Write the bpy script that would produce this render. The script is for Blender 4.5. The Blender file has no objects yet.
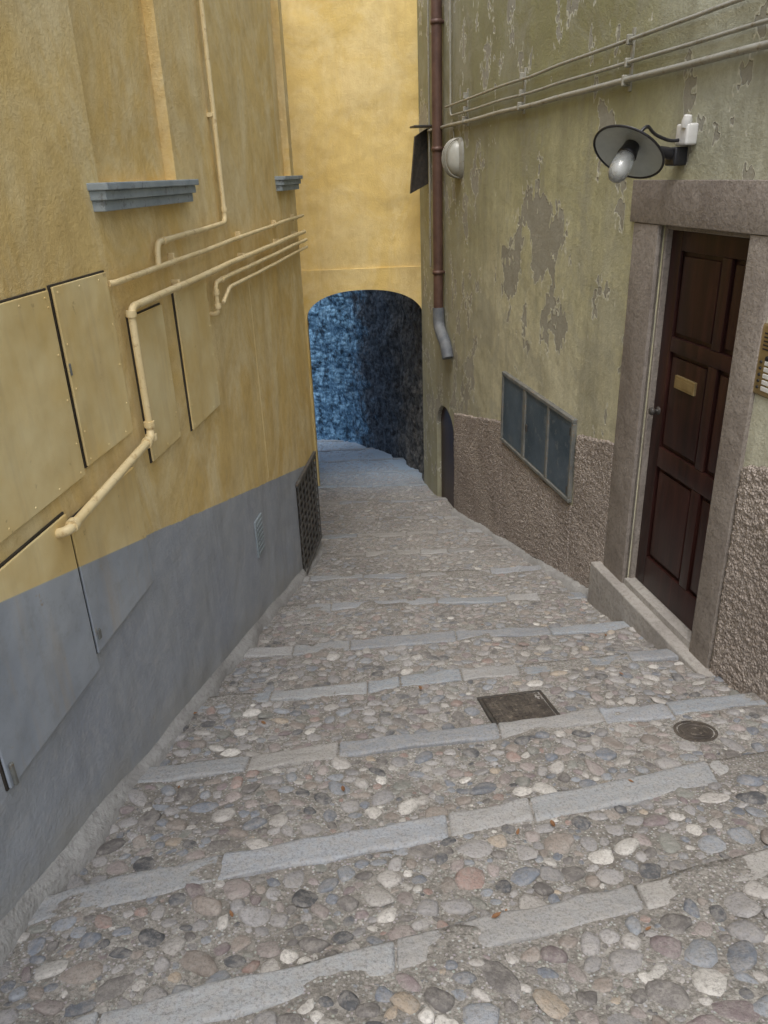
import bpy, bmesh, math, random
import numpy as np
from mathutils import Vector, Matrix, noise as mnoise
random.seed(7); rng=np.random.default_rng(7)
S=bpy.context.scene
S.view_settings.view_transform='Standard'; S.view_settings.look='None'; S.view_settings.exposure=0

# ------------------------------------------------------------------ node helpers
def newmat(name, rough=.9, spec=.25, metal=0.0):
    m=bpy.data.materials.new(name); m.use_nodes=True; nt=m.node_tree
    b=nt.nodes['Principled BSDF']; b.inputs['Roughness'].default_value=rough
    b.inputs['Specular IOR Level'].default_value=spec; b.inputs['Metallic'].default_value=metal
    return m,nt,b
def sock(nt,inp,v):
    if isinstance(v,bpy.types.NodeSocket): nt.links.new(v,inp)
    elif isinstance(v,(tuple,list)) and len(v)==3 and inp.type=='RGBA': inp.default_value=(*v,1)
    else: inp.default_value=v
def coords(nt,scale=(1,1,1)):
    t=nt.nodes.new('ShaderNodeTexCoord')
    if scale==(1,1,1): return t.outputs['Object']
    mp=nt.nodes.new('ShaderNodeMapping')
    nt.links.new(t.outputs['Object'],mp.inputs['Vector']); mp.inputs['Scale'].default_value=scale
    return mp.outputs[0]
def noise(nt,scale,detail=4,rough=.55,vec=None,dist=0):
    n=nt.nodes.new('ShaderNodeTexNoise'); n.inputs['Scale'].default_value=scale
    n.inputs['Detail'].default_value=min(detail,4); n.inputs['Roughness'].default_value=rough; n.inputs['Distortion'].default_value=dist
    nt.links.new(vec if vec else coords(nt),n.inputs['Vector']); return n.outputs['Fac']
def voro(nt,scale,feature='F1',out='Distance',vec=None,rand=1):
    n=nt.nodes.new('ShaderNodeTexVoronoi'); n.feature=feature; n.inputs['Scale'].default_value=scale
    n.inputs['Randomness'].default_value=rand
    nt.links.new(vec if vec else coords(nt),n.inputs['Vector']); return n.outputs[out]
def ramp(nt,fac,stops,interp='LINEAR'):
    r=nt.nodes.new('ShaderNodeValToRGB'); nt.links.new(fac,r.inputs[0]); e=r.color_ramp.elements
    r.color_ramp.interpolation=interp
    while len(e)<len(stops): e.new(.5)
    for i,(p,c) in enumerate(stops):
        e[i].position=p; e[i].color=(c,c,c,1) if isinstance(c,(int,float)) else (*c,1)
    return r.outputs[0]
def mix(nt,f,a,b,mode='MIX'):
    n=nt.nodes.new('ShaderNodeMix'); n.data_type='RGBA'; n.blend_type=mode
    sock(nt,n.inputs[0],f); sock(nt,n.inputs[6],a); sock(nt,n.inputs[7],b); return n.outputs[2]
def M(nt,op,a,b=0.0,c=None,clamp=False):
    n=nt.nodes.new('ShaderNodeMath'); n.operation=op; n.use_clamp=clamp
    sock(nt,n.inputs[0],a); sock(nt,n.inputs[1],b)
    if c is not None: sock(nt,n.inputs[2],c)
    return n.outputs[0]
def smooth(nt,v,lo,hi):
    n=nt.nodes.new('ShaderNodeMapRange'); n.interpolation_type='SMOOTHSTEP'
    sock(nt,n.inputs[0],v); n.inputs[1].default_value=lo; n.inputs[2].default_value=hi; return n.outputs[0]
def bump(nt,b,layers):
    prev=None
    for h,dist,st in layers:
        n=nt.nodes.new('ShaderNodeBump'); n.inputs['Distance'].default_value=dist; n.inputs['Strength'].default_value=st
        nt.links.new(h,n.inputs['Height'])
        if prev: nt.links.new(prev,n.inputs['Normal'])
        prev=n.outputs[0]
    nt.links.new(prev,b.inputs['Normal'])
def xyz(nt):
    t=nt.nodes.new('ShaderNodeTexCoord'); s=nt.nodes.new('ShaderNodeSeparateXYZ'); nt.links.new(t.outputs['Object'],s.inputs[0]); return s.outputs

# ------------------------------------------------------------------ materials
def plaster(name,a,b,dark,split=None,grey=None,bumpk=1.0,pale=None):
    m,nt,bs=newmat(name,.88,.2)
    col=mix(nt,ramp(nt,noise(nt,1.3,5,.6),[(.3,0.),(.7,1.)]),a,b)
    if pale: col=mix(nt,M(nt,'MULTIPLY',ramp(nt,noise(nt,2.0,4,.75,coords(nt,(1,1,.7)),.8),[(.42,0.),(.62,1.)]),.8),col,pale)
    col=mix(nt,M(nt,'MULTIPLY',ramp(nt,noise(nt,14,6,.75),[(.42,0.),(.7,1.)]),.35),col,dark)
    streak=ramp(nt,noise(nt,5,6,.65,coords(nt,(1,1,.12))),[(.5,0.),(.74,1.)])
    col=mix(nt,M(nt,'MULTIPLY',streak,.5),col,dark)
    o=xyz(nt)
    if split is not None:
        z0,k=split
        d=M(nt,'ADD',o[2],M(nt,'MULTIPLY',o[1],-k)); d=M(nt,'SUBTRACT',d,z0)
        d=M(nt,'ADD',d,M(nt,'MULTIPLY',M(nt,'SUBTRACT',noise(nt,9,5,.6),.5),.018))
        g=mix(nt,ramp(nt,noise(nt,2.1,6,.65),[(.3,0.),(.7,1.)]),grey[0],grey[1])
        g=mix(nt,M(nt,'MULTIPLY',ramp(nt,noise(nt,17,6,.8),[(.48,0.),(.66,1.)]),.4),g,grey[2])
        g=mix(nt,M(nt,'MULTIPLY',ramp(nt,noise(nt,4,6,.8,coords(nt,(1,1,.25))),[(.5,0.),(.68,1.)]),.45),g,(.26,.275,.30))
        col=mix(nt,smooth(nt,d,-.004,.003),g,col)
    hgt=M(nt,'ADD',M(nt,'ADD',o[2],M(nt,'MULTIPLY',o[1],.25)),1.6)
    hgt=M(nt,'ADD',hgt,M(nt,'MULTIPLY',M(nt,'SUBTRACT',noise(nt,4,5,.7),.5),-.55))
    dm=M(nt,'SUBTRACT',1.0,smooth(nt,hgt,.0,.26))
    col=mix(nt,M(nt,'MULTIPLY',dm,.7),col,(.43,.43,.415))
    nt.links.new(col,bs.inputs['Base Color'])
    bump(nt,bs,[(noise(nt,2.2,2,.5),.06*bumpk,.8),(noise(nt,50,4,.75),.008*bumpk,.8)])
    return m
GREY=((.34,.37,.425),(.43,.46,.50),(.51,.52,.53))
m_yel=plaster('yellow_plaster',(.76,.54,.205),(.82,.63,.28),(.54,.38,.16),(-.55,-.275),GREY,1.0,(.87,.73,.43))
m_yel2=plaster('bright_yellow_plaster',(.78,.57,.20),(.84,.65,.27),(.64,.46,.19),pale=(.86,.70,.36))
def metal_yel():
    m,nt,bs=newmat('yellow_painted_metal',.5,.4)
    o=xyz(nt)
    col=mix(nt,ramp(nt,noise(nt,2.5,4,.65),[(.35,0.),(.65,1.)]),(.74,.55,.23),(.86,.72,.40))
    d=M(nt,'ADD',M(nt,'ADD',o[2],M(nt,'MULTIPLY',o[1],.275)),.55)
    g=mix(nt,ramp(nt,noise(nt,3,5,.6),[(.35,0.),(.65,1.)]),(.32,.36,.42),(.42,.46,.51))
    g=mix(nt,M(nt,'MULTIPLY',ramp(nt,noise(nt,13,6,.8),[(.5,0.),(.66,1.)]),.4),g,(.27,.29,.31))
    col=mix(nt,smooth(nt,d,-.003,.003),g,col)
    st=ramp(nt,noise(nt,9,8,.75),[(.66,0.),(.72,1.)])
    col=mix(nt,M(nt,'MULTIPLY',st,.6),col,(.36,.25,.12))
    vs=ramp(nt,noise(nt,10,4,.7,coords(nt,(1,1,.1))),[(.5,0.),(.75,1.)])
    col=mix(nt,M(nt,'MULTIPLY',vs,.35),col,(.48,.37,.22))
    nt.links.new(col,bs.inputs['Base Color'])
    bump(nt,bs,[(noise(nt,3,2),.022,.9),(noise(nt,120,3),.001,.5)])
    return m
m_pan=metal_yel()
def simple(name,a,b,scale=6,rough=.6,spec=.4,metal=0,bd=.002,bsn=60,stain=None):
    m,nt,bs=newmat(name,rough,spec,metal)
    col=mix(nt,ramp(nt,noise(nt,scale,6,.6),[(.32,0.),(.68,1.)]),a,b)
    if stain: col=mix(nt,ramp(nt,noise(nt,scale*3,8,.75),[(.56,0.),(.66,.8)]),col,stain)
    nt.links.new(col,bs.inputs['Base Color'])
    bump(nt,bs,[(noise(nt,bsn,3),bd,.6)])
    return m
m_pipe=simple('cream_painted_pipe',(.74,.58,.30),(.84,.70,.42),10,.45,.4,stain=(.54,.38,.18))
m_gap=simple('dark_gap',(.03,.025,.02),(.06,.05,.04))
m_sill=simple('blue_grey_sill',(.26,.31,.34),(.36,.41,.44),8,.7,.3,stain=(.18,.19,.19))
m_cond=simple('grey_conduit',(.27,.265,.225),(.38,.37,.32),6,.45,.45,.1,stain=(.2,.16,.11))
m_iron=simple('dark_iron',(.04,.04,.04),(.09,.08,.07),20,.55,.5,.2,stain=(.14,.08,.045))
m_grate=simple('weathered_grate_iron',(.08,.08,.08),(.15,.145,.13),12,.6,.4,.1,stain=(.18,.11,.06))
m_black=simple('black_paint',(.012,.012,.014),(.03,.03,.035),10,.35,.5)
m_white=simple('white_ceramic',(.62,.62,.60),(.75,.75,.73),10,.3,.5)
m_diff=simple('light_diffuser',(.36,.36,.32),(.46,.46,.41),10,.35,.5)
m_enam=simple('enamel',(.34,.37,.36),(.46,.49,.47),8,.3,.5)
m_brass=simple('brass',(.36,.27,.13),(.46,.36,.19),15,.4,.5,.7)
m_dpipe=simple('brown_downpipe',(.09,.05,.04),(.14,.08,.06),8,.5,.4,.1)
m_meter=simple('blue_grey_steel',(.05,.08,.11),(.11,.15,.19),3,.4,.5,.1,stain=(.17,.19,.20))
m_mframe=simple('steel_frame',(.13,.14,.14),(.22,.22,.20),12,.5,.4,.1,stain=(.24,.17,.10))
m_shoe=simple('grey_pipe_shoe',(.11,.125,.145),(.19,.20,.21),9,.6,.4,.1)
m_cover=simple('cast_iron_cover',(.06,.052,.047),(.13,.112,.095),12,.6,.4,.2,stain=(.24,.21,.17))
m_leaf=simple('dry_leaf',(.16,.08,.04),(.27,.15,.08),30,.8,.2)
def glass():
    m,nt,bs=newmat('jar_glass',.12,.5); bs.inputs['Base Color'].default_value=(.85,.88,.88,1)
    bs.inputs['Transmission Weight'].default_value=.75; return m
m_glass=glass()
def stonemat(name,a,b,c,bk=1):
    m,nt,bs=newmat(name,.85,.25)
    col=mix(nt,ramp(nt,noise(nt,3,6,.65),[(.3,0.),(.7,1.)]),a,b)
    col=mix(nt,M(nt,'MULTIPLY',ramp(nt,noise(nt,45,5,.75),[(.48,0.),(.64,1.)]),.6),col,c)
    nt.links.new(col,bs.inputs['Base Color'])
    bump(nt,bs,[(noise(nt,8,4,.7),.016*bk,.8),(noise(nt,110,3,.7),.003*bk,.7)])
    return m
m_frame=stonemat('porphyry_frame',(.22,.19,.165),(.33,.295,.26),(.15,.125,.11))
m_step=stonemat('door_step_stone',(.30,.28,.26),(.42,.40,.37),(.22,.20,.18))
m_fillet=stonemat('cement_fillet',(.32,.315,.31),(.43,.43,.42),(.26,.25,.24),1.5)
def greenwall():
    m,nt,bs=newmat('green_plaster',.9,.2); o=xyz(nt)
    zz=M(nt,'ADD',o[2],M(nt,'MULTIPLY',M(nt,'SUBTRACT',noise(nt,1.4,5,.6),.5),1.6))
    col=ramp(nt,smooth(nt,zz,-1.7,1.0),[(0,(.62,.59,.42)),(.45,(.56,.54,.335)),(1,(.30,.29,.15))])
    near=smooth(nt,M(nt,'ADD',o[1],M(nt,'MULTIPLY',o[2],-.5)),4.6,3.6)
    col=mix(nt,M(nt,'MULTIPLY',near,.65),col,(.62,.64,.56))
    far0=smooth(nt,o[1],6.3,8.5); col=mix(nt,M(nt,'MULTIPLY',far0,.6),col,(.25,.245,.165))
    col=mix(nt,M(nt,'MULTIPLY',ramp(nt,noise(nt,11,7,.78),[(.42,0.),(.66,1.)]),.45),col,(.30,.28,.19))
    streak=ramp(nt,noise(nt,4.5,6,.7,coords(nt,(1,1,.1))),[(.46,0.),(.72,1.)])
    col=mix(nt,M(nt,'MULTIPLY',streak,.55),col,(.25,.235,.165))
    blot=ramp(nt,noise(nt,1.9,4,.75,None,.6),[(.50,0.),(.60,1.)])
    col=mix(nt,M(nt,'MULTIPLY',blot,.4),col,(.37,.365,.30))
    dy=M(nt,'DIVIDE',M(nt,'SUBTRACT',o[1],6.0),.8); dz=M(nt,'DIVIDE',M(nt,'SUBTRACT',o[2],-.65),.6)
    r=M(nt,'ADD',M(nt,'MULTIPLY',dy,dy),M(nt,'MULTIPLY',dz,dz))
    nn=noise(nt,2.6,8,.70,coords(nt,(1,1,.7)))
    v=M(nt,'SUBTRACT',nn,M(nt,'MULTIPLY',M(nt,'MINIMUM',r,2.0),.070))
    v=M(nt,'ADD',v,M(nt,'MULTIPLY',smooth(nt,o[1],6.6,8.0),.04))
    peel=smooth(nt,v,.475,.485); rim=smooth(nt,v,.455,.472)
    col=mix(nt,M(nt,'MULTIPLY',rim,.7),col,(.68,.67,.56)); col=mix(nt,M(nt,'MULTIPLY',peel,.9),col,mix(nt,noise(nt,20,4,.75),(.22,.21,.17),(.42,.40,.33)))
    nt.links.new(col,bs.inputs['Base Color'])
    bump(nt,bs,[(M(nt,'SUBTRACT',1.0,peel),.007,1.0),(noise(nt,2,2,.5),.06,.8),(noise(nt,45,4,.75),.009,.8)])
    return m
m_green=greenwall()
def stucco():
    m,nt,bs=newmat('roughcast_stucco',.95,.15)
    g=voro(nt,75)
    col=mix(nt,ramp(nt,noise(nt,1.6,5,.7),[(.35,0.),(.65,1.)]),(.38,.33,.295),(.55,.485,.435))
    col=mix(nt,ramp(nt,g,[(.3,0.),(.75,.7)]),col,(.22,.185,.16))
    nt.links.new(col,bs.inputs['Base Color'])
    bump(nt,bs,[(M(nt,'SUBTRACT',1.0,g),.009,.9),(noise(nt,150,3),.002,.7)])
    return m
m_stucco=stucco()
def wood():
    m,nt,bs=newmat('varnished_dark_wood',.40,.4)
    g=noise(nt,14,7,.65,coords(nt,(1,1,.08)),.4)
    col=ramp(nt,g,[(.3,(.012,.005,.004)),(.55,(.032,.011,.009)),(.75,(.06,.022,.016))])
    nt.links.new(col,bs.inputs['Base Color']); bump(nt,bs,[(g,.002,.6)]); return m
m_wood=wood()
def tunnel():
    m,nt,bs=newmat('tunnel_rubble_stone',.85,.3); o=xyz(nt)
    v=voro(nt,9,'F1','Distance',coords(nt,(1,1,1.5)))
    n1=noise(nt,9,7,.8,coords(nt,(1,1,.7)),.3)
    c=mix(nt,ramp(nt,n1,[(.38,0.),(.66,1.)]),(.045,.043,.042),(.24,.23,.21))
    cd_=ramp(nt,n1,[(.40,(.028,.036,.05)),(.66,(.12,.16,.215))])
    cb=ramp(nt,n1,[(.38,(.03,.065,.11)),(.50,(.13,.29,.48)),(.64,(.34,.60,.85))])  # blue sky light painted into the stone colour, dim and bright versions
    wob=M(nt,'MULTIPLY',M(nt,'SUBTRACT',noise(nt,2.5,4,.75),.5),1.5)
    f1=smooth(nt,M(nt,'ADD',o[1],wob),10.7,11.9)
    f2=smooth(nt,M(nt,'ADD',M(nt,'MULTIPLY',o[0],-1.0),wob),.12,.55)  # painted skylight grows brighter towards the left of the passage
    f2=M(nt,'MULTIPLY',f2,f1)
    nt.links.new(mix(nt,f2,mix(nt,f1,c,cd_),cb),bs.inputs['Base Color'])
    bump(nt,bs,[(M(nt,'SUBTRACT',1.0,v),.07,1.0),(noise(nt,18,4,.8),.04,1.0)]); return m
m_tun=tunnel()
def mortar():
    m,nt,bs=newmat('street_mortar',.9,.2); o=xyz(nt)
    col=mix(nt,ramp(nt,noise(nt,1.7,6,.7),[(.38,0.),(.62,1.)]),(.28,.26,.235),(.44,.42,.39))
    col=mix(nt,ramp(nt,noise(nt,60,5,.8),[(.43,0.),(.58,.75)]),col,(.17,.16,.145))
    vn=nt.nodes.new('ShaderNodeTexVoronoi'); vn.inputs['Scale'].default_value=80; nt.links.new(coords(nt),vn.inputs['Vector'])
    gv=vn.outputs['Distance']; gc=vn.outputs['Color']
    peb=M(nt,'SUBTRACT',1.0,smooth(nt,gv,.25,.38))
    hs=nt.nodes.new('ShaderNodeHueSaturation'); hs.inputs['Saturation'].default_value=.12; hs.inputs['Value'].default_value=.7
    nt.links.new(gc,hs.inputs['Color'])
    col=mix(nt,M(nt,'MULTIPLY',peb,.6),col,hs.outputs[0])
    blue_lit=smooth(nt,o[1],8.8,11.0)
    col=mix(nt,M(nt,'MULTIPLY',blue_lit,.75),col,(.36,.50,.66))  # bluish skylight on the passage floor, mixed into the mortar colour
    nt.links.new(col,bs.inputs['Base Color'])
    bump(nt,bs,[(noise(nt,9,3,.6),.03,.8),(noise(nt,70,4,.8),.012,1.0)]); return m
m_mort=mortar()
def vcol(name,rough,smear):
    m,nt,bs=newmat(name,rough,.35); a=nt.nodes.new('ShaderNodeAttribute'); a.attribute_name='Col'
    col=mix(nt,ramp(nt,noise(nt,26,6,.8),[(.43,0.),(.60,smear)]),a.outputs['Color'],(.37,.35,.325))
    col=mix(nt,ramp(nt,noise(nt,100,4,.75),[(.5,0.),(.64,.5)]),col,(.12,.11,.105))
    nt.links.new(col,bs.inputs['Base Color'])
    bump(nt,bs,[(noise(nt,35,4,.8),.010,.8)]); return m
m_peb=vcol('river_cobble',.58,.5)
m_nose=vcol('grey_step_stone',.72,.5)

# ------------------------------------------------------------------ mesh helpers
def empty(name):
    e=bpy.data.objects.new(name,None); S.collection.objects.link(e); return e
def mk(name,verts,faces,mat,parent=None,smooth_=False,weld=False):
    me=bpy.data.meshes.new(name); me.from_pydata([tuple(v) for v in verts],[],faces); me.materials.append(mat)
    if smooth_: me.polygons.foreach_set('use_smooth',[True]*len(me.polygons))
    me.update(); ob=bpy.data.objects.new(name,me); S.collection.objects.link(ob)
    if parent: ob.parent=parent
    return ob
def LW(Y,z,o=0): return Vector((-1.327+.114*Y+o*.9936,Y-o*.113,z))
def RW(Y,z,o=0): return Vector((2.293-.179*Y-o*.984,Y-o*.176,z))
class Acc:
    def __init__(s): s.v=[];s.f=[]
    def add(s,v,f):
        n=len(s.v); s.v+= [Vector(p) for p in v]; s.f+=[tuple(n+i for i in q) for q in f]
    def hexa(s,c,bev=.004,seg=1):
        bm=bmesh.new(); vs=[bm.verts.new(p) for p in c]
        for q in [(0,1,2,3),(7,6,5,4),(0,4,5,1),(1,5,6,2),(2,6,7,3),(3,7,4,0)]: bm.faces.new([vs[i] for i in q])
        bmesh.ops.recalc_face_normals(bm,faces=bm.faces)
        if bev: bmesh.ops.bevel(bm,geom=list(bm.edges),offset=bev,segments=seg,profile=.6,affect='EDGES')
        bm.verts.index_update(); s.add([v.co.copy() for v in bm.verts],[[v.index for v in f.verts] for f in bm.faces]); bm.free()
    def wbox(s,W,Y0,Y1,z0,z1,o0,o1,bev=.004,seg=1,slope=0):
        k=slope*(Y1-Y0)
        s.hexa([W(Y0,z0,o0),W(Y1,z0+k,o0),W(Y1,z1+k,o0),W(Y0,z1,o0),W(Y0,z0,o1),W(Y1,z0+k,o1),W(Y1,z1+k,o1),W(Y0,z1,o1)],bev,seg)
    def lathe(s,prof,c,axis,n=28):
        axis=Vector(axis).normalized(); t=axis.orthogonal().normalized(); b=axis.cross(t); c=Vector(c)
        v=[];f=[]
        for (r,h) in prof:
            for i in range(n):
                a=2*math.pi*i/n; v.append(c+axis*h+(t*math.cos(a)+b*math.sin(a))*r)
        for j in range(len(prof)-1):
            for i in range(n): f.append((j*n+i,j*n+(i+1)%n,(j+1)*n+(i+1)%n,(j+1)*n+i))
        s.add(v,f)
    def out(s,name,mat,parent=None,sm=False): return mk(name,s.v,s.f,mat,parent,sm)
def autosmooth(ob,deg=40):
    me=ob.data; me.polygons.foreach_set('use_smooth',[True]*len(me.polygons))
    try: me.set_sharp_from_angle(angle=math.radians(deg))
    except Exception: pass
def pipe(name,pts,r,mat,parent=None,fil=.05):
    pts=[Vector(p) for p in pts]; out=[pts[0]]
    for i in range(1,len(pts)-1):
        a,b,c=pts[i-1],pts[i],pts[i+1]; d1=(a-b);d2=(c-b); f=min(fil,d1.length*.45,d2.length*.45)
        p1=b+d1.normalized()*f;p2=b+d2.normalized()*f
        for k in range(7):
            t=k/6; out.append(p1*(1-t)**2+b*2*t*(1-t)+p2*t*t)
    out.append(pts[-1])
    # subtle sag / hand-fitted irregularity on long runs
    fine=[out[0]]
    for a,b in zip(out,out[1:]):
        m_=max(1,int((b-a).length/.25))
        for k in range(1,m_+1): fine.append(a.lerp(b,k/m_))
    out=[q+Vector((0,0,.008*mnoise.noise(q*1.7))) for q in fine]
    cu=bpy.data.curves.new(name,'CURVE'); cu.dimensions='3D'; cu.bevel_depth=r; cu.bevel_resolution=5; cu.use_fill_caps=True
    sp=cu.splines.new('POLY'); sp.points.add(len(out)-1)
    for i,p in enumerate(out): sp.points[i].co=(*p,1)
    tmp=bpy.data.objects.new('tmp',cu); S.collection.objects.link(tmp)
    me=bpy.data.meshes.new_from_object(tmp.evaluated_get(bpy.context.evaluated_depsgraph_get()))
    bpy.data.objects.remove(tmp); me.name=name; me.materials.clear(); me.materials.append(mat)
    me.polygons.foreach_set('use_smooth',[True]*len(me.polygons))
    ob=bpy.data.objects.new(name,me); S.collection.objects.link(ob)
    if parent: ob.parent=parent
    return ob
def wall(W,Y0,Y1,z0,z1,holes,name,mat,parent,thick=.35):
    A=Acc(); ys=sorted({Y0,Y1,*[h[0] for h in holes],*[h[1] for h in holes]}); zs=sorted({z0,z1,*[h[2] for h in holes],*[h[3] for h in holes]})
    for i in range(len(ys)-1):
        for j in range(len(zs)-1):
            yc=(ys[i]+ys[i+1])/2; zc=(zs[j]+zs[j+1])/2
            if any(h[0]<yc<h[1] and h[2]<zc<h[3] for h in holes): continue
            A.add([W(ys[i],zs[j]),W(ys[i+1],zs[j]),W(ys[i+1],zs[j+1]),W(ys[i],zs[j+1])],[(0,1,2,3)])
    for (a,b,c,d,dep,back) in holes:
        P=[(a,c),(b,c),(b,d),(a,d)]
        for k in range(4):
            p,q=P[k],P[(k+1)%4]; A.add([W(*p,0),W(*q,0),W(*q,-dep),W(*p,-dep)],[(0,1,2,3)])
        if back: A.add([W(*p,-dep) for p in P],[(0,1,2,3)])
    t=-thick
    A.add([W(Y0,z1,0),W(Y1,z1,0),W(Y1,z1,t),W(Y0,z1,t)],[(0,1,2,3)])
    A.add([W(Y0,z0,t),W(Y1,z0,t),W(Y1,z1,t),W(Y0,z1,t)],[(0,1,2,3)])
    for Y in (Y0,Y1): A.add([W(Y,z0,0),W(Y,z1,0),W(Y,z1,t),W(Y,z0,t)],[(0,1,2,3)])
    ob=A.out(name,mat,parent); return ob

# ------------------------------------------------------------------ street
lines=[(-3.2,.28),(-2.5,.28),(-1.85,.28),(-1.2,.28),(-.5,.28),(.15,.28),(.82,.28),(1.49,.28),(2.04,.266),(2.69,.185),(3.35,.17),(3.965,.10),(4.74,.04),(5.5,.035),(6.3,.03),(7.12,.01),(7.95,0),(8.8,0),(9.65,0),(10.5,0),(11.4,0),(12.3,0),(13.2,0),(14.1,0),(15,0)]
def drop(a): return .048 if a<8 else .035
def Hm(y): return np.where(y<8,-(1.6+.25*y),-3.6-.15*(y-8))
def und(x,y): return .007*np.sin(3.1*x+1.7*y)+.006*np.sin(7.3*x-4.1*y+1)+.004*np.sin(13*x+11*y+2)+.003*np.sin(23*x-19*y)
def H(x,y):
    x=np.asarray(x,float);y=np.asarray(y,float); z=np.full(x.shape,-1.0)
    for i in range(len(lines)-1):
        y0=lines[i][0]+lines[i][1]*x; y1=lines[i+1][0]+lines[i+1][1]*x
        m=(y>=y0)&(y<y1); d=drop(lines[i][0])
        za=Hm(y0)-d; zb=Hm(y1); t=np.clip((y-y0)/(y1-y0),0,1)
        z=np.where(m,za+(zb-za)*t,z)
    return z+und(x,y)
xs=np.arange(-3.4,2.75,.03); V=[];rows=0
for i in range(len(lines)-1):
    y0=lines[i][0]+lines[i][1]*xs; y1=lines[i+1][0]+lines[i+1][1]*xs; d=drop(lines[i][0])
    n=24
    for t in np.linspace(0,1,n):
        yy=y0+(y1-y0)*t; yq=yy+(.004 if t==0 else 0)
        z=(Hm(y0)-d)*(1-t)+Hm(y1)*t+und(xs,yy); V.append(np.stack([xs,yq,z],1)); rows+=1
V=np.concatenate(V); nx=len(xs); a=(np.arange(rows-1)[:,None]*nx+np.arange(nx-1)[None]).ravel()
F=np.stack([a,a+1,a+nx+1,a+nx],1)
def npmesh(name,V,F,mat,col=None,parent=None):
    me=bpy.data.meshes.new(name); me.vertices.add(len(V)); me.vertices.foreach_set('co',V.astype(np.float32).ravel())
    k=F.shape[1]; me.loops.add(F.size); me.loops.foreach_set('vertex_index',F.astype(np.int32).ravel())
    me.polygons.add(len(F)); me.polygons.foreach_set('loop_start',np.arange(0,F.size,k,dtype=np.int32))
    me.polygons.foreach_set('loop_total',np.full(len(F),k,dtype=np.int32)); me.update(calc_edges=True)
    me.polygons.foreach_set('use_smooth',np.ones(len(F),bool))
    if col is not None:
        at=me.color_attributes.new('Col','FLOAT_COLOR','POINT'); at.data.foreach_set('color',np.concatenate([col,np.ones((len(col),1))],1).astype(np.float32).ravel())
    me.materials.append(mat); ob=bpy.data.objects.new(name,me); S.collection.objects.link(ob)
    if parent: ob.parent=parent
    return ob
street=empty('cobblestone_street')
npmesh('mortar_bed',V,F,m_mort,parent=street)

# step edge stones
A=Acc(); cols=[]
for li,(a0,b0) in enumerate(lines):
    if a0>13.5 or a0<-1: continue
    x=-1.7 if a0<5 else -1.3
    x+=random.uniform(0,.3)
    while x<2.3:
        L=random.uniform(.30,.80) if random.random()<.85 else random.uniform(.14,.24)
        if a0>6: L*=.8
        wd=random.uniform(.105,.125) if a0<5 else random.uniform(.095,.115)
        worn=random.random()<.10
        x1=x+L; g=.003; hh=random.uniform(-.003,.001) if worn else random.uniform(.004,.010); jy=random.uniform(-.005,.005)
        def P(px,off,dz):
            yy=a0+b0*px+off+jy; zb=float(Hm(np.array(a0+b0*px)))
            return Vector((px,yy,zb+float(und(px,yy))+dz+.18*(-off)))
        t=.12
        top=[P(x+g,-wd,hh),P(x1-g,-wd+random.uniform(-.006,.006),hh),P(x1-g,.006,hh+random.uniform(-.003,.003)),P(x+g,.006,hh)]
        c=[v-Vector((0,0,t)) for v in top]+top
        n0=len(A.v); bm=bmesh.new(); vs=[bm.verts.new(p) for p in c]
        for q in [(3,2,1,0),(4,5,6,7),(0,1,5,4),(1,2,6,5),(2,3,7,6),(3,0,4,7)]: bm.faces.new([vs[i] for i in q])
        bmesh.ops.bevel(bm,geom=list(bm.edges),offset=.010,segments=2,profile=.5,affect='EDGES')
        bmesh.ops.subdivide_edges(bm,edges=[e for e in bm.edges if e.calc_length()>.07],cuts=8,use_grid_fill=True)
        for v in bm.verts:
            nz=mnoise.noise(v.co*14); v.co.z+=nz*.007+.004*mnoise.noise(v.co*40); v.co.y+=mnoise.noise(v.co*9+Vector((5,0,0)))*.012+mnoise.noise(v.co*35)*.005
        bm.verts.index_update(); A.add([v.co.copy() for v in bm.verts],[[v.index for v in f.verts] for f in bm.faces]); bm.free()
        base=np.array(random.choice([(.31,.33,.36),(.34,.355,.37),(.29,.32,.355),(.36,.36,.36),(.35,.34,.325)]))*random.uniform(.86,1.12)
        if a0>9: base=base*.5+np.array((.30,.42,.56))*.5  # far edge stones tinted with the passage's blue light
        cols+= [base]*(len(A.v)-n0); x=x1
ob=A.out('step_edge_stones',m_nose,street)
at=ob.data.color_attributes.new('Col','FLOAT_COLOR','POINT'); at.data.foreach_set('color',np.concatenate([np.array(cols),np.ones((len(cols),1))],1).astype(np.float32).ravel())
autosmooth(ob,50)

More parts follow.
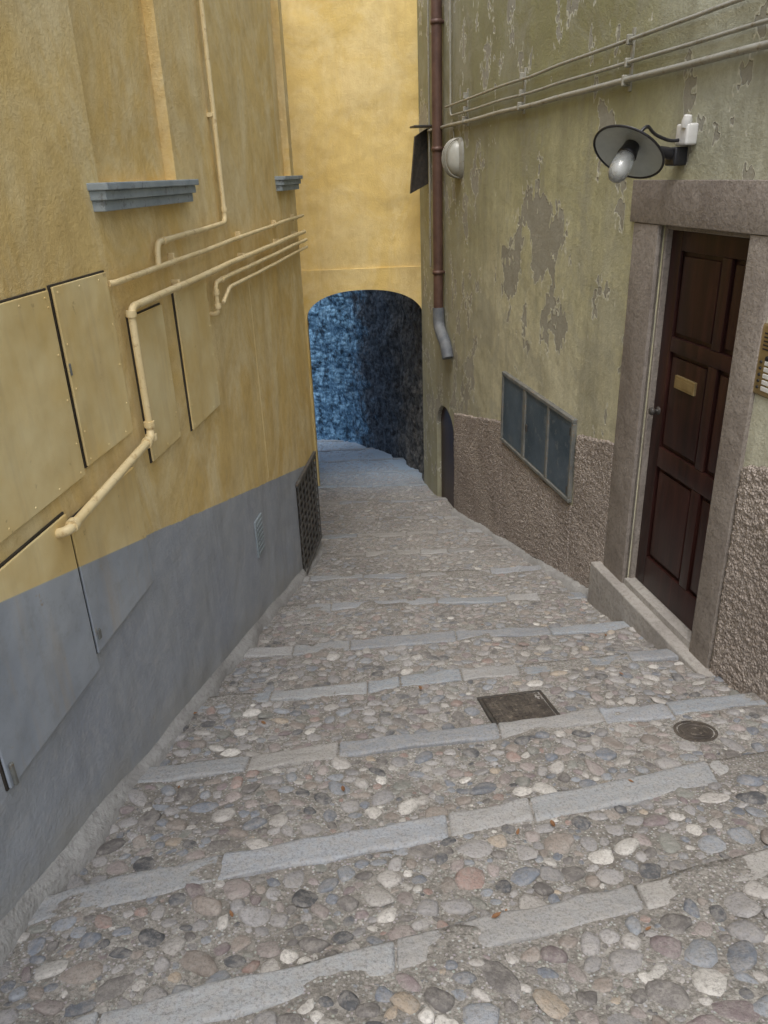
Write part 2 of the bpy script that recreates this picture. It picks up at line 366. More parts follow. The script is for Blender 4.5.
# cobbles
cell=.11; grid={}; P=[]
def lx(y): return -1.327+.114*y if y<6.45 else -.97
def rx(y): return 2.293-.179*y if y<9.7 else .56-.34*(y-9.7)
mh=(.61,2.995); dr=(1.33,2.68)
def nearline(x,y,r):
    for a0,b0 in lines:
        d=y-(a0+b0*x)
        if -.120-r*.65<d<.010+r*.8: return True
    return False
def tries(n,rlo,rhi,ymin,ymax,ptight=1.0,xmin=-9):
    for _ in range(n):
        y=random.uniform(ymin,ymax); r=random.uniform(rlo,rhi)
        x0=max(xmin,lx(y)-.02); x1=rx(y)+.02
        if y>11: x0-=(y-11)*1.2
        x=random.uniform(x0,x1)
        if abs(x-mh[0])<.175+r and abs(y-mh[1])<.16+r: continue
        if math.hypot(x-dr[0],y-dr[1])<.105+r: continue
        if nearline(x,y,r): continue
        ci,cj=int(x//cell),int(y//cell); ok=True
        for i in (ci-1,ci,ci+1):
            for j in (cj-1,cj,cj+1):
                for (qx,qy,qr) in grid.get((i,j),()):
                    if (qx-x)**2+(qy-y)**2<((qr+r)*ptight)**2: ok=False;break
                if not ok:break
            if not ok:break
        if ok: grid.setdefault((ci,cj),[]).append((x,y,r)); P.append((x,y,r))
tries(500,.040,.052,.2,2.0,1.0,.15); tries(450,.034,.046,.2,2.7); tries(200,.030,.040,2.7,4.2); tries(200,.028,.036,4.2,13,1.1)
tries(9000,.023,.034,.2,4,1.0); tries(9000,.020,.029,4,13.5,1.02)
tries(32000,.015,.023,.2,5,.97); tries(34000,.013,.019,5,11,1.0); tries(36000,.008,.013,.6,4.6,.98)
P=np.array(P); n=len(P); seg=12
rings=np.array([1.0,.95,.80,.48]); hz=np.array([0,.45,.82,.97])
asp=rng.uniform(1.0,1.9,n); aa=P[:,2]*np.sqrt(asp)*1.02; bb=P[:,2]/np.sqrt(asp)*1.08
th=rng.normal(0.1,.75,n); hh=np.minimum(bb,.028)*rng.uniform(.22,.62,n)
ph=np.arange(seg)*2*math.pi/seg
w=1+.12*np.sin(2*ph[None]+rng.uniform(0,6.3,(n,1)))*rng.uniform(0,1,(n,1))+.10*np.sin(3*ph[None]+rng.uniform(0,6.3,(n,1)))*rng.uniform(.2,1,(n,1))+.06*np.sin(4*ph[None]+rng.uniform(0,6.3,(n,1)))+.03*rng.normal(0,1,(n,seg))
rr=rings[None,:,None]*w[:,None,:]
lx_=aa[:,None,None]*rr*np.cos(ph); ly_=bb[:,None,None]*rr*np.sin(ph)
lx_=np.concatenate([lx_.reshape(n,-1),np.zeros((n,1))],1); ly_=np.concatenate([ly_.reshape(n,-1),np.zeros((n,1))],1)
lz=np.concatenate([np.repeat(hz,seg),[1.0]])[None]*hh[:,None]-.005
lz=lz+rng.normal(0,.0008,lz.shape)
X=P[:,0:1]+lx_*np.cos(th)[:,None]-ly_*np.sin(th)[:,None]; Yv=P[:,1:2]+lx_*np.sin(th)[:,None]+ly_*np.cos(th)[:,None]
tilt=rng.normal(0,.10,(n,2)); Z=H(X,Yv)+lz+tilt[:,0:1]*(X-P[:,0:1])+tilt[:,1:2]*(Yv-P[:,1:2])+.002
k=4*seg+1; VV=np.stack([X,Yv,Z],2).reshape(-1,3)
q=[]
for j in range(3):
    for i in range(seg): q.append((j*seg+i,j*seg+(i+1)%seg,(j+1)*seg+(i+1)%seg,(j+1)*seg+i))
quads=np.array(q)
cap=np.array([(3*seg+i,3*seg+(i+1)%seg,3*seg+(i+2)%seg,4*seg) for i in range(0,seg,2)])
loc=np.concatenate([quads,cap]); FF=(np.arange(n)[:,None,None]*k+loc[None]).reshape(-1,4)
pal=np.array([(.28,.275,.28),(.35,.34,.34),(.45,.43,.41),(.58,.56,.53),(.10,.105,.115),(.18,.20,.235),(.26,.28,.31),(.27,.235,.21),(.31,.225,.20),(.40,.335,.265),(.23,.235,.215),(.31,.27,.26),(.16,.15,.145),(.23,.19,.195)])
pw=np.array([3.2,3.2,2.0,.8,1.4,1.8,2.2,2.2,.6,.4,1,2.2,2.2,1.3]); pw/=pw.sum()
ci=rng.choice(len(pal),n,p=pw); C=pal[ci]*rng.uniform(.8,1.15,(n,1))
# distant stones blend towards a paler beige grey
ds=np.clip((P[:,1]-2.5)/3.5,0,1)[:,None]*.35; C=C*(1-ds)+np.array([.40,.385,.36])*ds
f=np.clip((P[:,1]-9)/2.5,0,1)[:,None]*.7; C=C*(1-f)+np.array([.34,.48,.66])*f  # blue skylight of the passage painted into the far cobble colours
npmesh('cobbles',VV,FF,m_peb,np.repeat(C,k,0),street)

# cement fillet where lane meets the walls
def fillet(W,Ya,Yb,name,hgt=.04,wid=.035):
    v=[];f=[]; ys=np.arange(Ya,Yb,.03)
    for Y in ys:
        base=float(Hm(np.array(Y)))+.015; h=hgt*(1+.7*mnoise.noise(Vector((Y*2.1,3,0)))); wd=wid*(1+.8*mnoise.noise(Vector((Y*2.7,9,0))))
        prof=[(-.003,h),(wd*.18,h*.75),(wd*.5,h*.32),(wd,.0),(wd*1.25,-.12)]
        for (o_,z_) in prof:
            jit=.004*mnoise.noise(Vector((Y*20,o_*60,z_*30))); v.append(W(Y,base+z_+jit,o_+(jit if o_>0 else 0)))
    for i in range(len(ys)-1):
        for j in range(4): f.append((i*5+j,(i+1)*5+j,(i+1)*5+j+1,i*5+j+1))
    mk(name,v,f,m_fillet,street,True)
fillet(LW,.2,6.44,'cement_fillet_a'); fillet(RW,4.66,8.2,'cement_fillet_b',.045,.05)

# manhole covers
def cover_rect():
    e=empty('manhole_cover'); A=Acc(); cx,cy=mh; ang=.16
    def Pp(u,v,dz):
        x=cx+u*math.cos(ang)-v*math.sin(ang); y=cy+u*math.sin(ang)+v*math.cos(ang)
        z0=float(H(np.array(cx),np.array(cy-.1)));z1=float(H(np.array(cx),np.array(cy+.1)))
        return Vector((x,y,(z0+z1)/2+(z1-z0)/.2*(y-cy)+dz))
    def bx(u0,u1,v0,v1,d0,d1,bev=.002): A.hexa([Pp(u0,v0,d0),Pp(u1,v0,d0),Pp(u1,v1,d0),Pp(u0,v1,d0),Pp(u0,v0,d1),Pp(u1,v0,d1),Pp(u1,v1,d1),Pp(u0,v1,d1)],bev)
    a,b=.165,.14
    bx(-a+.021,a-.021,-b+.021,b-.021,-.03,.012)
    for i in range(12):
        for j in range(10):
            u=-a+.032+i*(2*a-.064)/11; v=-b+.032+j*(2*b-.064)/9
            if (i+j)%2: bx(u-.009,u+.009,v-.004,v+.004,.011,.0165,.001)
            else: bx(u-.004,u+.004,v-.009,v+.009,.011,.0165,.001)
    A.out('cover_plate',m_cover,e); A=Acc()
    def bx2(*q): 
        u0,u1,v0,v1=q; A.hexa([Pp(u0,v0,-.03),Pp(u1,v0,-.03),Pp(u1,v1,-.03),Pp(u0,v1,-.03),Pp(u0,v0,.015),Pp(u1,v0,.015),Pp(u1,v1,.015),Pp(u0,v1,.015)],.002)
    bx2(-a,a,-b,-b+.017); bx2(-a,a,b-.017,b); bx2(-a,-a+.017,-b+.018,b-.018); bx2(a-.017,a,-b+.018,b-.018)
    A.out('cover_frame',m_iron,e)
cover_rect()
e=empty('drain_cover'); A=Acc(); c=Vector((dr[0],dr[1],float(H(np.array(dr[0]),np.array(dr[1])))+.002)); ax=(0,.2,1)
A.lathe([(0.0,.006),(.02,.006),(.022,.009),(.034,.009),(.036,.006),(.05,.006),(.052,.009),(.064,.009),(.066,.005),(.073,.005),(.074,-.01)],c,ax,36); A.out('lid',m_cover,e)
A=Acc(); A.lathe([(.078,-.01),(.079,.007),(.092,.007),(.097,-.02)],c,ax,36); A.out('rim',m_cover,e)

# dry leaves
A=Acc()
for (x,y) in [(.32,1.62),(.34,1.60),(.42,1.98),(.55,2.02),(.28,1.56),(1.1,2.9),(-.2,2.3),(.9,2.25),(.15,3.2),(-.6,2.9),(1.2,3.3),(.7,1.5),(-.5,1.62),(-.85,2.35),(.6,4.2),(.1,4.5),(-.95,3.0),(1.3,3.9)]:
    z=float(H(np.array(x),np.array(y)))+.016; an=random.uniform(0,6.3); s=random.uniform(.011,.022)
    pr=[(-1,0,0),(-.4,.38,.1),(.3,.35,.14),(1,0,.3),(.3,-.35,.12),(-.4,-.38,.08),(0,0,-.05)]
    v=[Vector((x+s*(p[0]*math.cos(an)-p[1]*math.sin(an)),y+s*(p[0]*math.sin(an)+p[1]*math.cos(an)),z+s*p[2])) for p in pr]
    A.add(v,[(0,1,6),(1,2,6),(2,3,6),(3,4,6),(4,5,6),(5,0,6)])
A.out('fallen_leaves',m_leaf)

# ------------------------------------------------------------------ left yellow house
TOP=2.3
yh=empty('yellow_house')
wall(LW,-2.5,6.45,-4.2,TOP,[(3.03,3.84,0.0,1.5,.05,True),(5.95,6.34,0.0,1.5,.05,True)],'front_wall',m_yel,yh,.5)
A=Acc(); v=[LW(6.45,-4.6,-.5),LW(6.45,TOP,-.5),Vector((-1.0,9.7,TOP)),Vector((-1.0,9.7,-4.6))]; A.add(v,[(0,1,2,3)])
A.out('set_back_wall',m_yel,yh)
A=Acc()
for (a,b) in ((2.93,3.93),(5.80,6.42)):
    A.wbox(LW,a,b,-.022,.003,-.005,.075,.004,2); A.wbox(LW,a+.01,b-.01,-.055,-.0225,-.005,.06,.004,2); A.wbox(LW,a+.02,b-.02,-.092,-.0555,-.005,.045,.004,2)
A.out('window_sills',m_sill,yh)
def hatch(name,Y0,Y1,z0,z1,e,bolts=True):
    A=Acc(); A.wbox(LW,Y0-.006,Y1+.006,z0-.006,z1+.006,-.003,.006,.001); A.out(name+'_gap',m_gap,e)
    A=Acc(); A.wbox(LW,Y0,Y1,z0,z1,.0075,.016,.003,2)
    if bolts:
        for Y in np.arange(Y0+.025,Y1-.01,.15):
            for z in (z0+.02,z1-.02): A.lathe([(.0,.0025),(.0025,.0025),(.004,.0)],LW(Y,z,.016),(.99,-.11,0),8)
        for z in np.arange(z0+.12,z1-.05,.15):
            for Y in (Y0+.02,Y1-.02): A.lathe([(.0,.0025),(.0025,.0025),(.004,.0)],LW(Y,z,.016),(.99,-.11,0),8)
    A.out(name,m_pan,e)
hatch('meter_hatch_a',1.85,2.505,-.92,-.30,yh); hatch('meter_hatch_b',2.535,2.93,-.90,-.295,yh)
hatch('meter_hatch_c',3.07,3.41,-1.08,-.485,yh); hatch('meter_hatch_d',3.58,4.02,-1.105,-.45,yh)
hatch('low_hatch_a',1.74,2.33,-1.60,-.99,yh,False); hatch('low_hatch_b',2.345,2.88,-1.545,-1.03,yh,False)
A=Acc(); A.wbox(LW,1.75,1.765,-1.60,-1.52,.016,.028,.003); A.wbox(LW,2.535,2.543,-.58,-.54,.016,.022,.002)
A.wbox(LW,2.36,2.38,-1.5,-1.46,.016,.022,.002); A.out('hinges',m_mframe,yh)
A=Acc(); A.wbox(LW,4.868,4.874,-1.86,-.56,-.002,.0025,0); A.out('plaster_seam',m_pan,yh)
A=Acc(); A.wbox(LW,4.42,4.58,-2.24,-1.99,-.002,.010,.003)
for i in range(7): A.wbox(LW,4.44,4.56,-2.22+.032*i,-2.205+.032*i,.0105,.016,.002)
A.out('vent_plate',m_sill,yh)
g=empty('iron_grille'); A=Acc(); Y0,Y1=5.62,6.36
A.wbox(LW,Y0,Y1,-3.02,-2.22,-.003,.006,.001); A.out('dark_opening',m_gap,g)
A=Acc()
for z in np.linspace(-2.98,-2.26,12): A.wbox(LW,Y0,Y1,z-.010,z+.010,.0065,.016,.002)
for Y in np.linspace(Y0,Y1,7): A.wbox(LW,Y-.009,Y+.009,-3.0,-2.24,.0165,.024,.002)
for z in (-3.02,-2.22): A.wbox(LW,Y0-.02,Y1+.02,z-.015,z+.015,-.002,.026,.003)
A.out('bars',m_grate,g)
gp=empty('gas_pipes')
pipe('upper_pipe',[LW(2.93,-.335,.02),LW(2.95,-.335,.035),LW(6.5,-.285,.035)],.0115,m_pipe,gp,.02)
pipe('main_pipe',[LW(2.26,-1.03,-.02),LW(2.26,-1.02,.05),LW(3.0,-.955,.05),LW(3.02,-.93,.045)],.0165,m_pipe,gp,.03)
pipe('main_riser',[LW(3.02,-.95,.045),LW(3.02,-.435,.045),LW(6.5,-.405,.04)],.015,m_pipe,gp,.05)
pipe('branch_pipe_a',[LW(4.08,-.64,-.02),LW(4.08,-.64,.045),LW(4.08,-.485,.045),LW(6.5,-.465,.05)],.0125,m_pipe,gp,.04)
pipe('branch_pipe_b',[LW(4.16,-.60,.05),LW(4.3,-.54,.05),LW(6.5,-.52,.05)],.011,m_pipe,gp,.04)
pipe('vertical_pipe',[LW(4.43,TOP,.03),LW(4.43,-.215,.03),LW(3.42,-.235,.03),LW(3.40,-.325,.03)],.0125,m_pipe,gp,.05)
A=Acc()
for p,ax,r in [(LW(3.02,-.9,.045),(0,0,1),.022),(LW(3.02,-.955,.045),(0,0,1),.023),(LW(3.02,-.46,.045),(0,0,1),.020),(LW(2.96,-.958,.05),(.11,1,.08),.022),(LW(2.3,-1.015,.05),(.11,1,.08),.022),(LW(4.08,-.53,.045),(0,0,1),.018),(LW(4.08,-.6,.045),(0,0,1),.018),(LW(3.5,-.233,.03),(.11,1,0),.016),(LW(4.43,-.15,.03),(0,0,1),.016),(LW(4.2,-.483,.045),(.11,1,0),.016)]:
    A.lathe([(0,-.012),(r,-.012),(r+.001,0),(r,.012),(0,.012)],p,ax,16)
for Y in (3.6,4.7,5.6,6.2):
    A.wbox(LW,Y-.008,Y+.008,-.35+.012*(Y-3),-.30+.012*(Y-3),0,.03,.002); A.wbox(LW,Y-.008,Y+.008,-.45+.008*(Y-3),-.41+.008*(Y-3),0,.04,.002)
for z in (.3,1.0): A.wbox(LW,4.41,4.45,z-.01,z+.01,0,.03,.002)
o=A.out('couplings',m_pipe,gp); autosmooth(o)

# ------------------------------------------------------------------ archway house
ah=empty('archway_house'); AY=9.7; xa,xb=-.86,.575; spr,rise=-1.63,.33; AT=2.7; TE=10.7
def arcz(x):
    t=(x-(xa+xb)/2)/((xb-xa)/2); return spr+rise*max(0,1-abs(t)**2.3)**.5
A=Acc(); N=36; X_=[xa+(xb-xa)*(1-math.cos(math.pi*i/N))/2 for i in range(N+1)]
for Yp,zt,part in ((AY,AT,0),(AY-.018,-1.05,1)):
    if part: xl,xr=xa-.2,xb+.1
    else: xl,xr=-1.3,1.2
    A.add([(xl,Yp,-4.7),(xa,Yp,-4.7),(xa,Yp,zt),(xl,Yp,zt)],[(0,1,2,3)])
    A.add([(xb,Yp,-4.7),(xr,Yp,-4.7),(xr,Yp,zt),(xb,Yp,zt)],[(0,1,2,3)])
    for i in range(N):
        x0,x1=X_[i],X_[i+1]; A.add([(x0,Yp,arcz(x0)),(x1,Yp,arcz(x1)),(x1,Yp,zt),(x0,Yp,zt)],[(0,1,2,3)])
    if part:
        A.add([(xl,Yp,zt),(xr,Yp,zt),(xr,AY,zt),(xl,AY,zt)],[(0,1,2,3)])
        for i in range(N):
            x0,x1=X_[i],X_[i+1]; A.add([(x0,Yp,arcz(x0)),(x1,Yp,arcz(x1)),(x1,AY+.12,arcz(x1)),(x0,AY+.12,arcz(x0))],[(0,1,2,3)])
        for xx in (xa,xb): A.add([(xx,Yp,-4.7),(xx,Yp,spr),(xx,AY+.12,spr),(xx,AY+.12,-4.7)],[(0,1,2,3)])
A.add([(-1.3,AY,AT),(1.2,AY,AT),(1.2,TE,AT),(-1.3,TE,AT)],[(0,1,2,3)])
A.add([(-1.8,TE,-1.25),(1.2,TE,-1.25),(1.2,TE,AT),(-1.8,TE,AT)],[(0,1,2,3)])
A.out('arch_wall',m_yel2,ah)
def strip(name,path,z0,z1,flip=1,res=.04,amp=.05):
    pts=[]
    for i in range(len(path)-1):
        p,q=Vector(path[i]),Vector(path[i+1]); m=max(1,int((q-p).length/res))
        for k_ in range(m): pts.append(p.lerp(q,k_/m))
    pts.append(Vector(path[-1])); nz=int((z1-z0)/res); v=[];f=[]
    for i,p in enumerate(pts):
        t=(pts[min(i+1,len(pts)-1)]-pts[max(i-1,0)]).normalized(); nn=Vector((t.y,-t.x))*flip
        for j in range(nz+1):
            z=z0+(z1-z0)*j/nz; w_=Vector((p.x,p.y,z)); d=mnoise.noise(w_*3.5)*amp+mnoise.noise(w_*9)*amp*.6+mnoise.noise(w_*20)*amp*.3
            v.append(Vector((p.x+nn.x*d,p.y+nn.y*d,z)))
    for i in range(len(pts)-1):
        for j in range(nz): f.append((i*(nz+1)+j,(i+1)*(nz+1)+j,(i+1)*(nz+1)+j+1,i*(nz+1)+j+1))
    return mk(name,v,f,m_tun,ah,True)
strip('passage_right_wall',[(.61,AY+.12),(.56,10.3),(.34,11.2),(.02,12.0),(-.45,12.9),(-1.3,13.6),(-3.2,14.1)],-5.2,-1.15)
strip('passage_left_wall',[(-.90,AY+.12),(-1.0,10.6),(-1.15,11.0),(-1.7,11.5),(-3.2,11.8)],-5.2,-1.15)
v=[];f=[]; ny=30
for j in range(ny+1):
    y=AY+.12+(TE-AY-.12)*j/ny
    for x in X_:
        p=Vector((x*1.06,y,arcz(x)+.02)); p.z+=mnoise.noise(p*4)*.05; v.append(p)
for j in range(ny):
    for i in range(N): f.append((j*(N+1)+i,j*(N+1)+i+1,(j+1)*(N+1)+i+1,(j+1)*(N+1)+i))
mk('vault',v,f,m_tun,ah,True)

# ------------------------------------------------------------------ right green house
gh=empty('green_house')
DZ0,DZ1=-2.40,-.30
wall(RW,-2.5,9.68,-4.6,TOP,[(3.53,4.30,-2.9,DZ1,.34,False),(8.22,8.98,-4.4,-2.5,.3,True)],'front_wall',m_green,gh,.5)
A=Acc(); yc,hw=8.6,.38; pr=[(yc+hw*math.cos(math.pi*i/16),-2.5-.30+.30*math.sin(math.pi*i/16)) for i in range(17)]
for i in range(16):
    (a,za),(b,zb)=pr[i],pr[i+1]; A.add([RW(a,za,0),RW(b,zb,0),RW(b,-2.5,0),RW(a,-2.5,0)],[(0,1,2,3)]); A.add([RW(a,za,0),RW(b,zb,0),RW(b,zb,-.3),RW(a,za,-.3)],[(0,1,2,3)])
A.out('far_doorway_head',m_green,gh)
A=Acc(); A.wbox(RW,8.225,8.975,-4.3,-2.51,-.14,-.05,.004); A.out('far_door',m_wood,gh)
def stuc(Ya,Yb,top=None,name='roughcast_dado'):
    v=[];f=[]; st=.0125; ncol=max(2,int((Yb-Ya)/st)); h0=1.35; nr=int(h0/st)
    for i in range(ncol+1):
        Y=Ya+(Yb-Ya)*i/ncol; zt=-.52-.235*Y if top is None else min(top,-.52-.235*Y)
        zb=-.52-.235*Y-h0
        for j in range(nr+1):
            z=zb+(zt-zb)*j/nr; p=Vector((0,Y,z))
            rg=1.0 if Y<4.5 else .8
            o=.014+rg*(.009*mnoise.noise(p*38)+.007*mnoise.noise(p*75))+.010*mnoise.noise(p*2.5)
            if j==nr: z+= .03*mnoise.noise(p*6)+.012*mnoise.noise(p*25) 
            edge=(i in (0,ncol)) or j==nr
            v.append(RW(Y,z,-.004 if edge else max(.004,o)))
    for i in range(ncol):
        for j in range(nr): f.append((i*(nr+1)+j,(i+1)*(nr+1)+j,(i+1)*(nr+1)+j+1,i*(nr+1)+j+1))
    mk(name,v,f,m_stucco,gh,True)
stuc(1.2,3.358); stuc(4.562,5.12); stuc(5.12,6.63,-2.27); stuc(6.63,8.2)
A=Acc()
A.wbox(RW,3.36,3.53,-2.75,-.302,-.02,.022,.006,2); A.wbox(RW,4.30,4.56,-2.95,-.302,-.02,.022,.006,2); A.wbox(RW,3.34,4.60,-.30,-.085,-.02,.028,.006,2)
A.wbox(RW,3.53,3.55,-2.75,-.302,-.2,-.021,.003); A.wbox(RW,4.28,4.30,-2.95,-.302,-.2,-.021,.003); A.wbox(RW,3.55,4.28,-.325,-.3,-.2,-.021,.003)
autosmooth(A.out('stone_door_frame',m_frame,gh))
A=Acc(); A.wbox(RW,3.25,4.62,-3.0,-2.455,-.002,.085,.012,3); A.wbox(RW,3.535,4.295,-2.9,-2.415,-.32,.012,.006,2)
autosmooth(A.out('door_step',m_step,gh))
A=Acc(); da,db=3.55,4.28; z0,z1=DZ0-.01,-.327; o1=-.055
A.wbox(RW,da,db,z0,z1,o1-.05,o1-.022,.002)
mid=3.74
def stile(a,b,c,d): A.wbox(RW,a,b,c,d,o1-.0215,o1,.005,2)
stile(da,da+.06,z0,z1); stile(db-.10,db,z0,z1)
zr=[z0,z0+.20,-1.62,-1.50,-.95,-.87,z1-.10,z1]
for k_ in (0,2,4,6): stile(da+.061,db-.101,zr[k_],zr[k_+1])
for k_ in (1,3,5): stile(mid,mid+.075,zr[k_]+.001,zr[k_+1]-.001)
for k_ in (1,3,5):
    for (a,b) in ((da+.061,mid),(mid+.075,db-.101)):
        A.wbox(RW,a+.022,b-.022,zr[k_]+.024,zr[k_+1]-.024,o1-.0218,o1-.008,.007,2)
autosmooth(A.out('door_leaf',m_wood,gh),30)
A=Acc(); A.wbox(RW,3.90,4.09,-1.13,-1.06,o1-.01,o1+.006,.003,2); A.wbox(RW,3.915,4.075,-1.115,-1.075,o1+.0062,o1+.009,.002,2)
A.out('letter_plate',m_brass,gh)
A=Acc(); ax=(-.984,-.176,0); A.lathe([(0,.055),(.018,.053),(.024,.042),(.018,.03),(.009,.022),(.009,.004),(.024,.003),(.024,0)],RW(4.225,-1.30,o1),ax,20); A.out('door_knob',m_iron,gh,True)
mc=empty('meter_cabinet'); A=Acc(); a,b,c,d=5.14,6.62,-2.25,-1.62
A.wbox(RW,a,b,d-.03,d,-.01,.035,.004); A.wbox(RW,a,b,c,c+.03,-.01,.035,.004)
for (p,q_) in ((a,a+.03),(b-.03,b),(6.05,6.11),(5.57,5.61)): A.wbox(RW,p,q_,c+.031,d-.031,-.01,.033,.004)
A.out('frame',m_mframe,mc)
A=Acc()
for (p,q_) in ((a+.031,5.569),(5.611,6.049),(6.111,b-.031)): A.wbox(RW,p,q_,c+.032,d-.032,-.005,.022,.004)
A.out('door_panels',m_meter,mc)
A=Acc(); A.wbox(RW,6.0,6.03,-1.98,-1.92,.0225,.032,.003)
for z in (-2.17,-1.72): A.wbox(RW,a+.033,a+.06,z-.03,z+.03,.0225,.03,.003)
A.out('latch',m_iron,mc)
ic=empty('intercom_panel'); A=Acc(); iy,iz=.035,.035; A.wbox(RW,3.195+iy,3.335+iy,-1.0+iz,-.69+iz,-.002,.014,.012,3); autosmooth(A.out('brass_plate',m_brass,ic))
A=Acc()
for i in range(5): A.wbox(RW,3.215+iy,3.275+iy,-.975+.028*i+iz,-.955+.028*i+iz,.0145,.018,.002); 
A.out('name_tags',m_white,ic); A=Acc()
for i in range(5): A.lathe([(0,.006),(.006,.005),(.0075,0)],RW(3.30+iy,-.965+.028*i+iz,.0142),(-.984,-.176,0),12)
for i in range(5): A.wbox(RW,3.225+iy,3.305+iy,-.80+.017*i+iz,-.793+.017*i+iz,.0142,.0155,0)
A.lathe([(0,.004),(.012,.003),(.014,0)],RW(3.265+iy,-.835+iz,.0142),(-.984,-.176,0),16)
A.out('buttons',m_black,ic)
co=empty('electrical_conduits')
pipe('conduit_a',[RW(-2.4,.66,.03),RW(4.2,.61,.03),RW(8.45,.565,.03)],.010,m_cond,co)
pipe('conduit_b',[RW(-2.4,.53,.03),RW(4.2,.50,.03),RW(8.27,.475,.03),RW(8.3,TOP,.03)],.010,m_cond,co)
pipe('conduit_c',[RW(-2.4,.43,.035),RW(4.2,.415,.035),RW(9.1,.39,.035)],.0165,m_cond,co)
A=Acc()
for Y in (1.5,3.0,4.77,6.38,7.8): A.wbox(RW,Y-.012,Y+.012,.36,.66,-.002,.012,.002); A.wbox(RW,Y-.01,Y+.01,.385,.44,.012,.056,.004); A.wbox(RW,Y-.01,Y+.01,.475,.52,.012,.046,.004);A.wbox(RW,Y-.01,Y+.01,.58,.63,.012,.046,.004)
A.out('clamps',m_cond,co)
pipe('bulkhead_cable',[RW(8.2,.39,.02),RW(8.2,.3,.02),RW(8.15,.2,.02)],.006,m_cond,co)
dp=empty('rain_downpipe'); DY=8.62
pipe('pipe',[RW(DY,TOP,.07),RW(DY,-1.55,.07)],.052,m_dpipe,dp)
pipe('pipe_shoe',[RW(DY,-1.38,.07),RW(DY-.02,-1.58,.07),RW(DY-.25,-1.72,.06),RW(DY-.32,-1.86,.05)],.064,m_shoe,dp,.08)
A=Acc()
for z in (-1.0,.2,1.3): A.lathe([(.053,-.02),(.06,-.02),(.06,.02),(.053,.02)],RW(DY,z,.07),(0,0,1),20); A.wbox(RW,DY-.02,DY+.02,z-.012,z+.012,-.002,.03,.002)
A.out('brackets',m_dpipe,dp,True)
pipe('thin_drain',[RW(9.1,TOP,.03),RW(9.1,-1.0,.03)],.010,m_cond,dp)
sh=empty('window_shutter'); A=Acc()
c8=[RW(9.2,-.13,.02),RW(9.25,-.13,.02),RW(9.25,.42,.02),RW(9.2,.42,.02),RW(9.08,-.22,.25),RW(9.13,-.22,.25),RW(9.13,.34,.19),RW(9.08,.34,.19)]
A.hexa(c8,.004); A.wbox(RW,9.05,9.28,.425,.445,0,.20,.004); A.out('panel',m_iron,sh)
bl=empty('bulkhead_light'); Yc,zc=8.05,.10
def oval(sy,sz,dep,o0,name,mat):
    v=[];f=[]; R_=8; n_=28
    for j in range(R_+1):
        r=math.sin(math.pi/2*j/R_); o=o0+dep*math.cos(math.pi/2*j/R_)
        for i in range(n_):
            a=2*math.pi*i/n_; v.append(RW(Yc+sy*r*math.copysign(abs(math.cos(a))**.75,math.cos(a)),zc+sz*r*math.copysign(abs(math.sin(a))**.75,math.sin(a)),o))
    for j in range(R_):
        for i in range(n_): f.append((j*n_+i,j*n_+(i+1)%n_,(j+1)*n_+(i+1)%n_,(j+1)*n_+i))
    mk(name,v,f,mat,bl,True)
oval(.14,.185,.07,0,'housing',m_cond); oval(.115,.155,.11,.03,'diffuser',m_diff)
for i in range(-1,2):
    pts=[RW(Yc+i*.055,zc+.17*math.sin(t),.02+.14*math.cos(t)) for t in np.linspace(-1.5,1.5,14)]
    pipe('cage_bar',pts,.007,m_cond,bl)
wl=empty('wall_lamp'); ax=Vector((-.50,-.42,-.76)).normalized(); C0=Vector((1.205,3.93,.055))
A=Acc(); A.lathe([(.03,-.035),(.05,-.03),(.10,-.014),(.168,.012),(.172,.014)],C0,ax,48); A.out('shade_top',m_black,wl,True)
A=Acc(); A.lathe([(.03,-.030),(.05,-.026),(.10,-.010),(.163,.014)],C0,ax,48); A.out('shade_enamel',m_enam,wl,True)
A=Acc(); A.lathe([(.162,.010),(.166,.018),(.173,.018),(.174,.010)],C0,ax,48); A.out('rim',m_black,wl,True)
A=Acc(); A.lathe([(0,-.09),(.022,-.09),(.026,-.05),(.034,-.035),(.04,0),(.044,.018),(.046,.03),(.038,.035)],C0,ax,24); A.out('socket',m_black,wl,True)
A=Acc(); A.lathe([(.04,.03),(.046,.05),(.048,.10),(.044,.135),(.03,.158),(.012,.166),(0,.167)],C0,ax,28); A.out('glass_jar',m_glass,wl,True)
A=Acc(); A.lathe([(0,.03),(.015,.035),(.016,.06),(.024,.085),(.025,.105),(.016,.125),(0,.13)],C0,ax,20); A.out('bulb',m_white,wl,True)
back=C0-ax*.085
pipe('arm',[back,back-ax*.03+Vector((.03,0,.02)),RW(4.10,.12,.20),RW(4.12,.09,.10),RW(4.13,.10,.02)],.008,m_black,wl,.05)
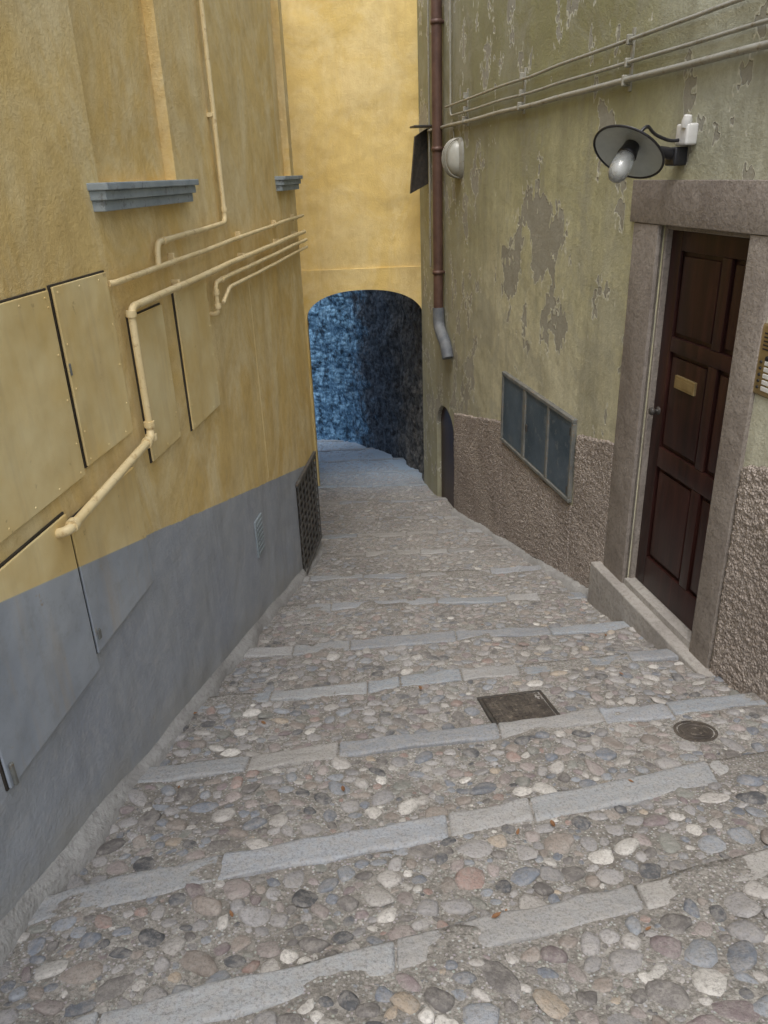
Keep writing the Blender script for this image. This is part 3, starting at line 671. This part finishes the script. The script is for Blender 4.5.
A=Acc(); A.wbox(RW,4.06,4.16,.07,.165,-.002,.06,.012,3); A.lathe([(0,.05),(.018,.05),(.024,.03),(.024,0)],RW(4.09,.15,.05),(0,-.3,1),16); autosmooth(A.out('ceramic_bracket',m_white,wl))
A=Acc(); A.wbox(RW,4.13,4.22,-.02,.065,-.002,.07,.012,3); A.lathe([(0,.10),(.02,.10),(.026,.06),(.03,.0)],RW(4.17,.03,.05),(-.8,-.2,.2),16); autosmooth(A.out('junction_box',m_black,wl))
# ------------------------------------------------------------------ light
w=bpy.data.worlds.new('World'); S.world=w; w.use_nodes=True; nt=w.node_tree
sky=nt.nodes.new('ShaderNodeTexSky'); sky.sky_type='NISHITA'; sky.sun_disc=False
el,rot=math.radians(64),math.radians(192); sky.sun_elevation=el; sky.sun_rotation=rot; sky.air_density=1.0; sky.dust_density=3.0
hs=nt.nodes.new('ShaderNodeHueSaturation'); hs.inputs['Saturation'].default_value=.5; hs.inputs['Value'].default_value=1.65
nt.links.new(sky.outputs[0],hs.inputs['Color']); nt.links.new(hs.outputs[0],nt.nodes['Background'].inputs[0]); nt.nodes['Background'].inputs[1].default_value=.15
ld=bpy.data.lights.new('sun','SUN'); ld.energy=1.5; ld.angle=math.radians(25); ld.color=(1,.97,.92)
so=bpy.data.objects.new('sun',ld); S.collection.objects.link(so)
d=Vector((math.sin(rot)*math.cos(el),math.cos(rot)*math.cos(el),math.sin(el)))
so.rotation_euler=d.to_track_quat('Z','Y').to_euler()

# ------------------------------------------------------------------ camera
cd=bpy.data.cameras.new('camera'); cd.lens=36*769/1024; cd.clip_end=200; cd.clip_start=.05
cam=bpy.data.objects.new('camera',cd); S.collection.objects.link(cam); S.camera=cam
p=math.atan(.441); ro=math.radians(2.2)
R_=Vector((1,0,0)); U=Vector((0,math.sin(p),math.cos(p))); Fw=Vector((0,math.cos(p),-math.sin(p)))
cx=R_*math.cos(ro)-U*math.sin(ro); cy=R_*math.sin(ro)+U*math.cos(ro); cz=-Fw
cam.matrix_world=Matrix((cx,cy,cz)).transposed().to_4x4()
print('cobbles',n)
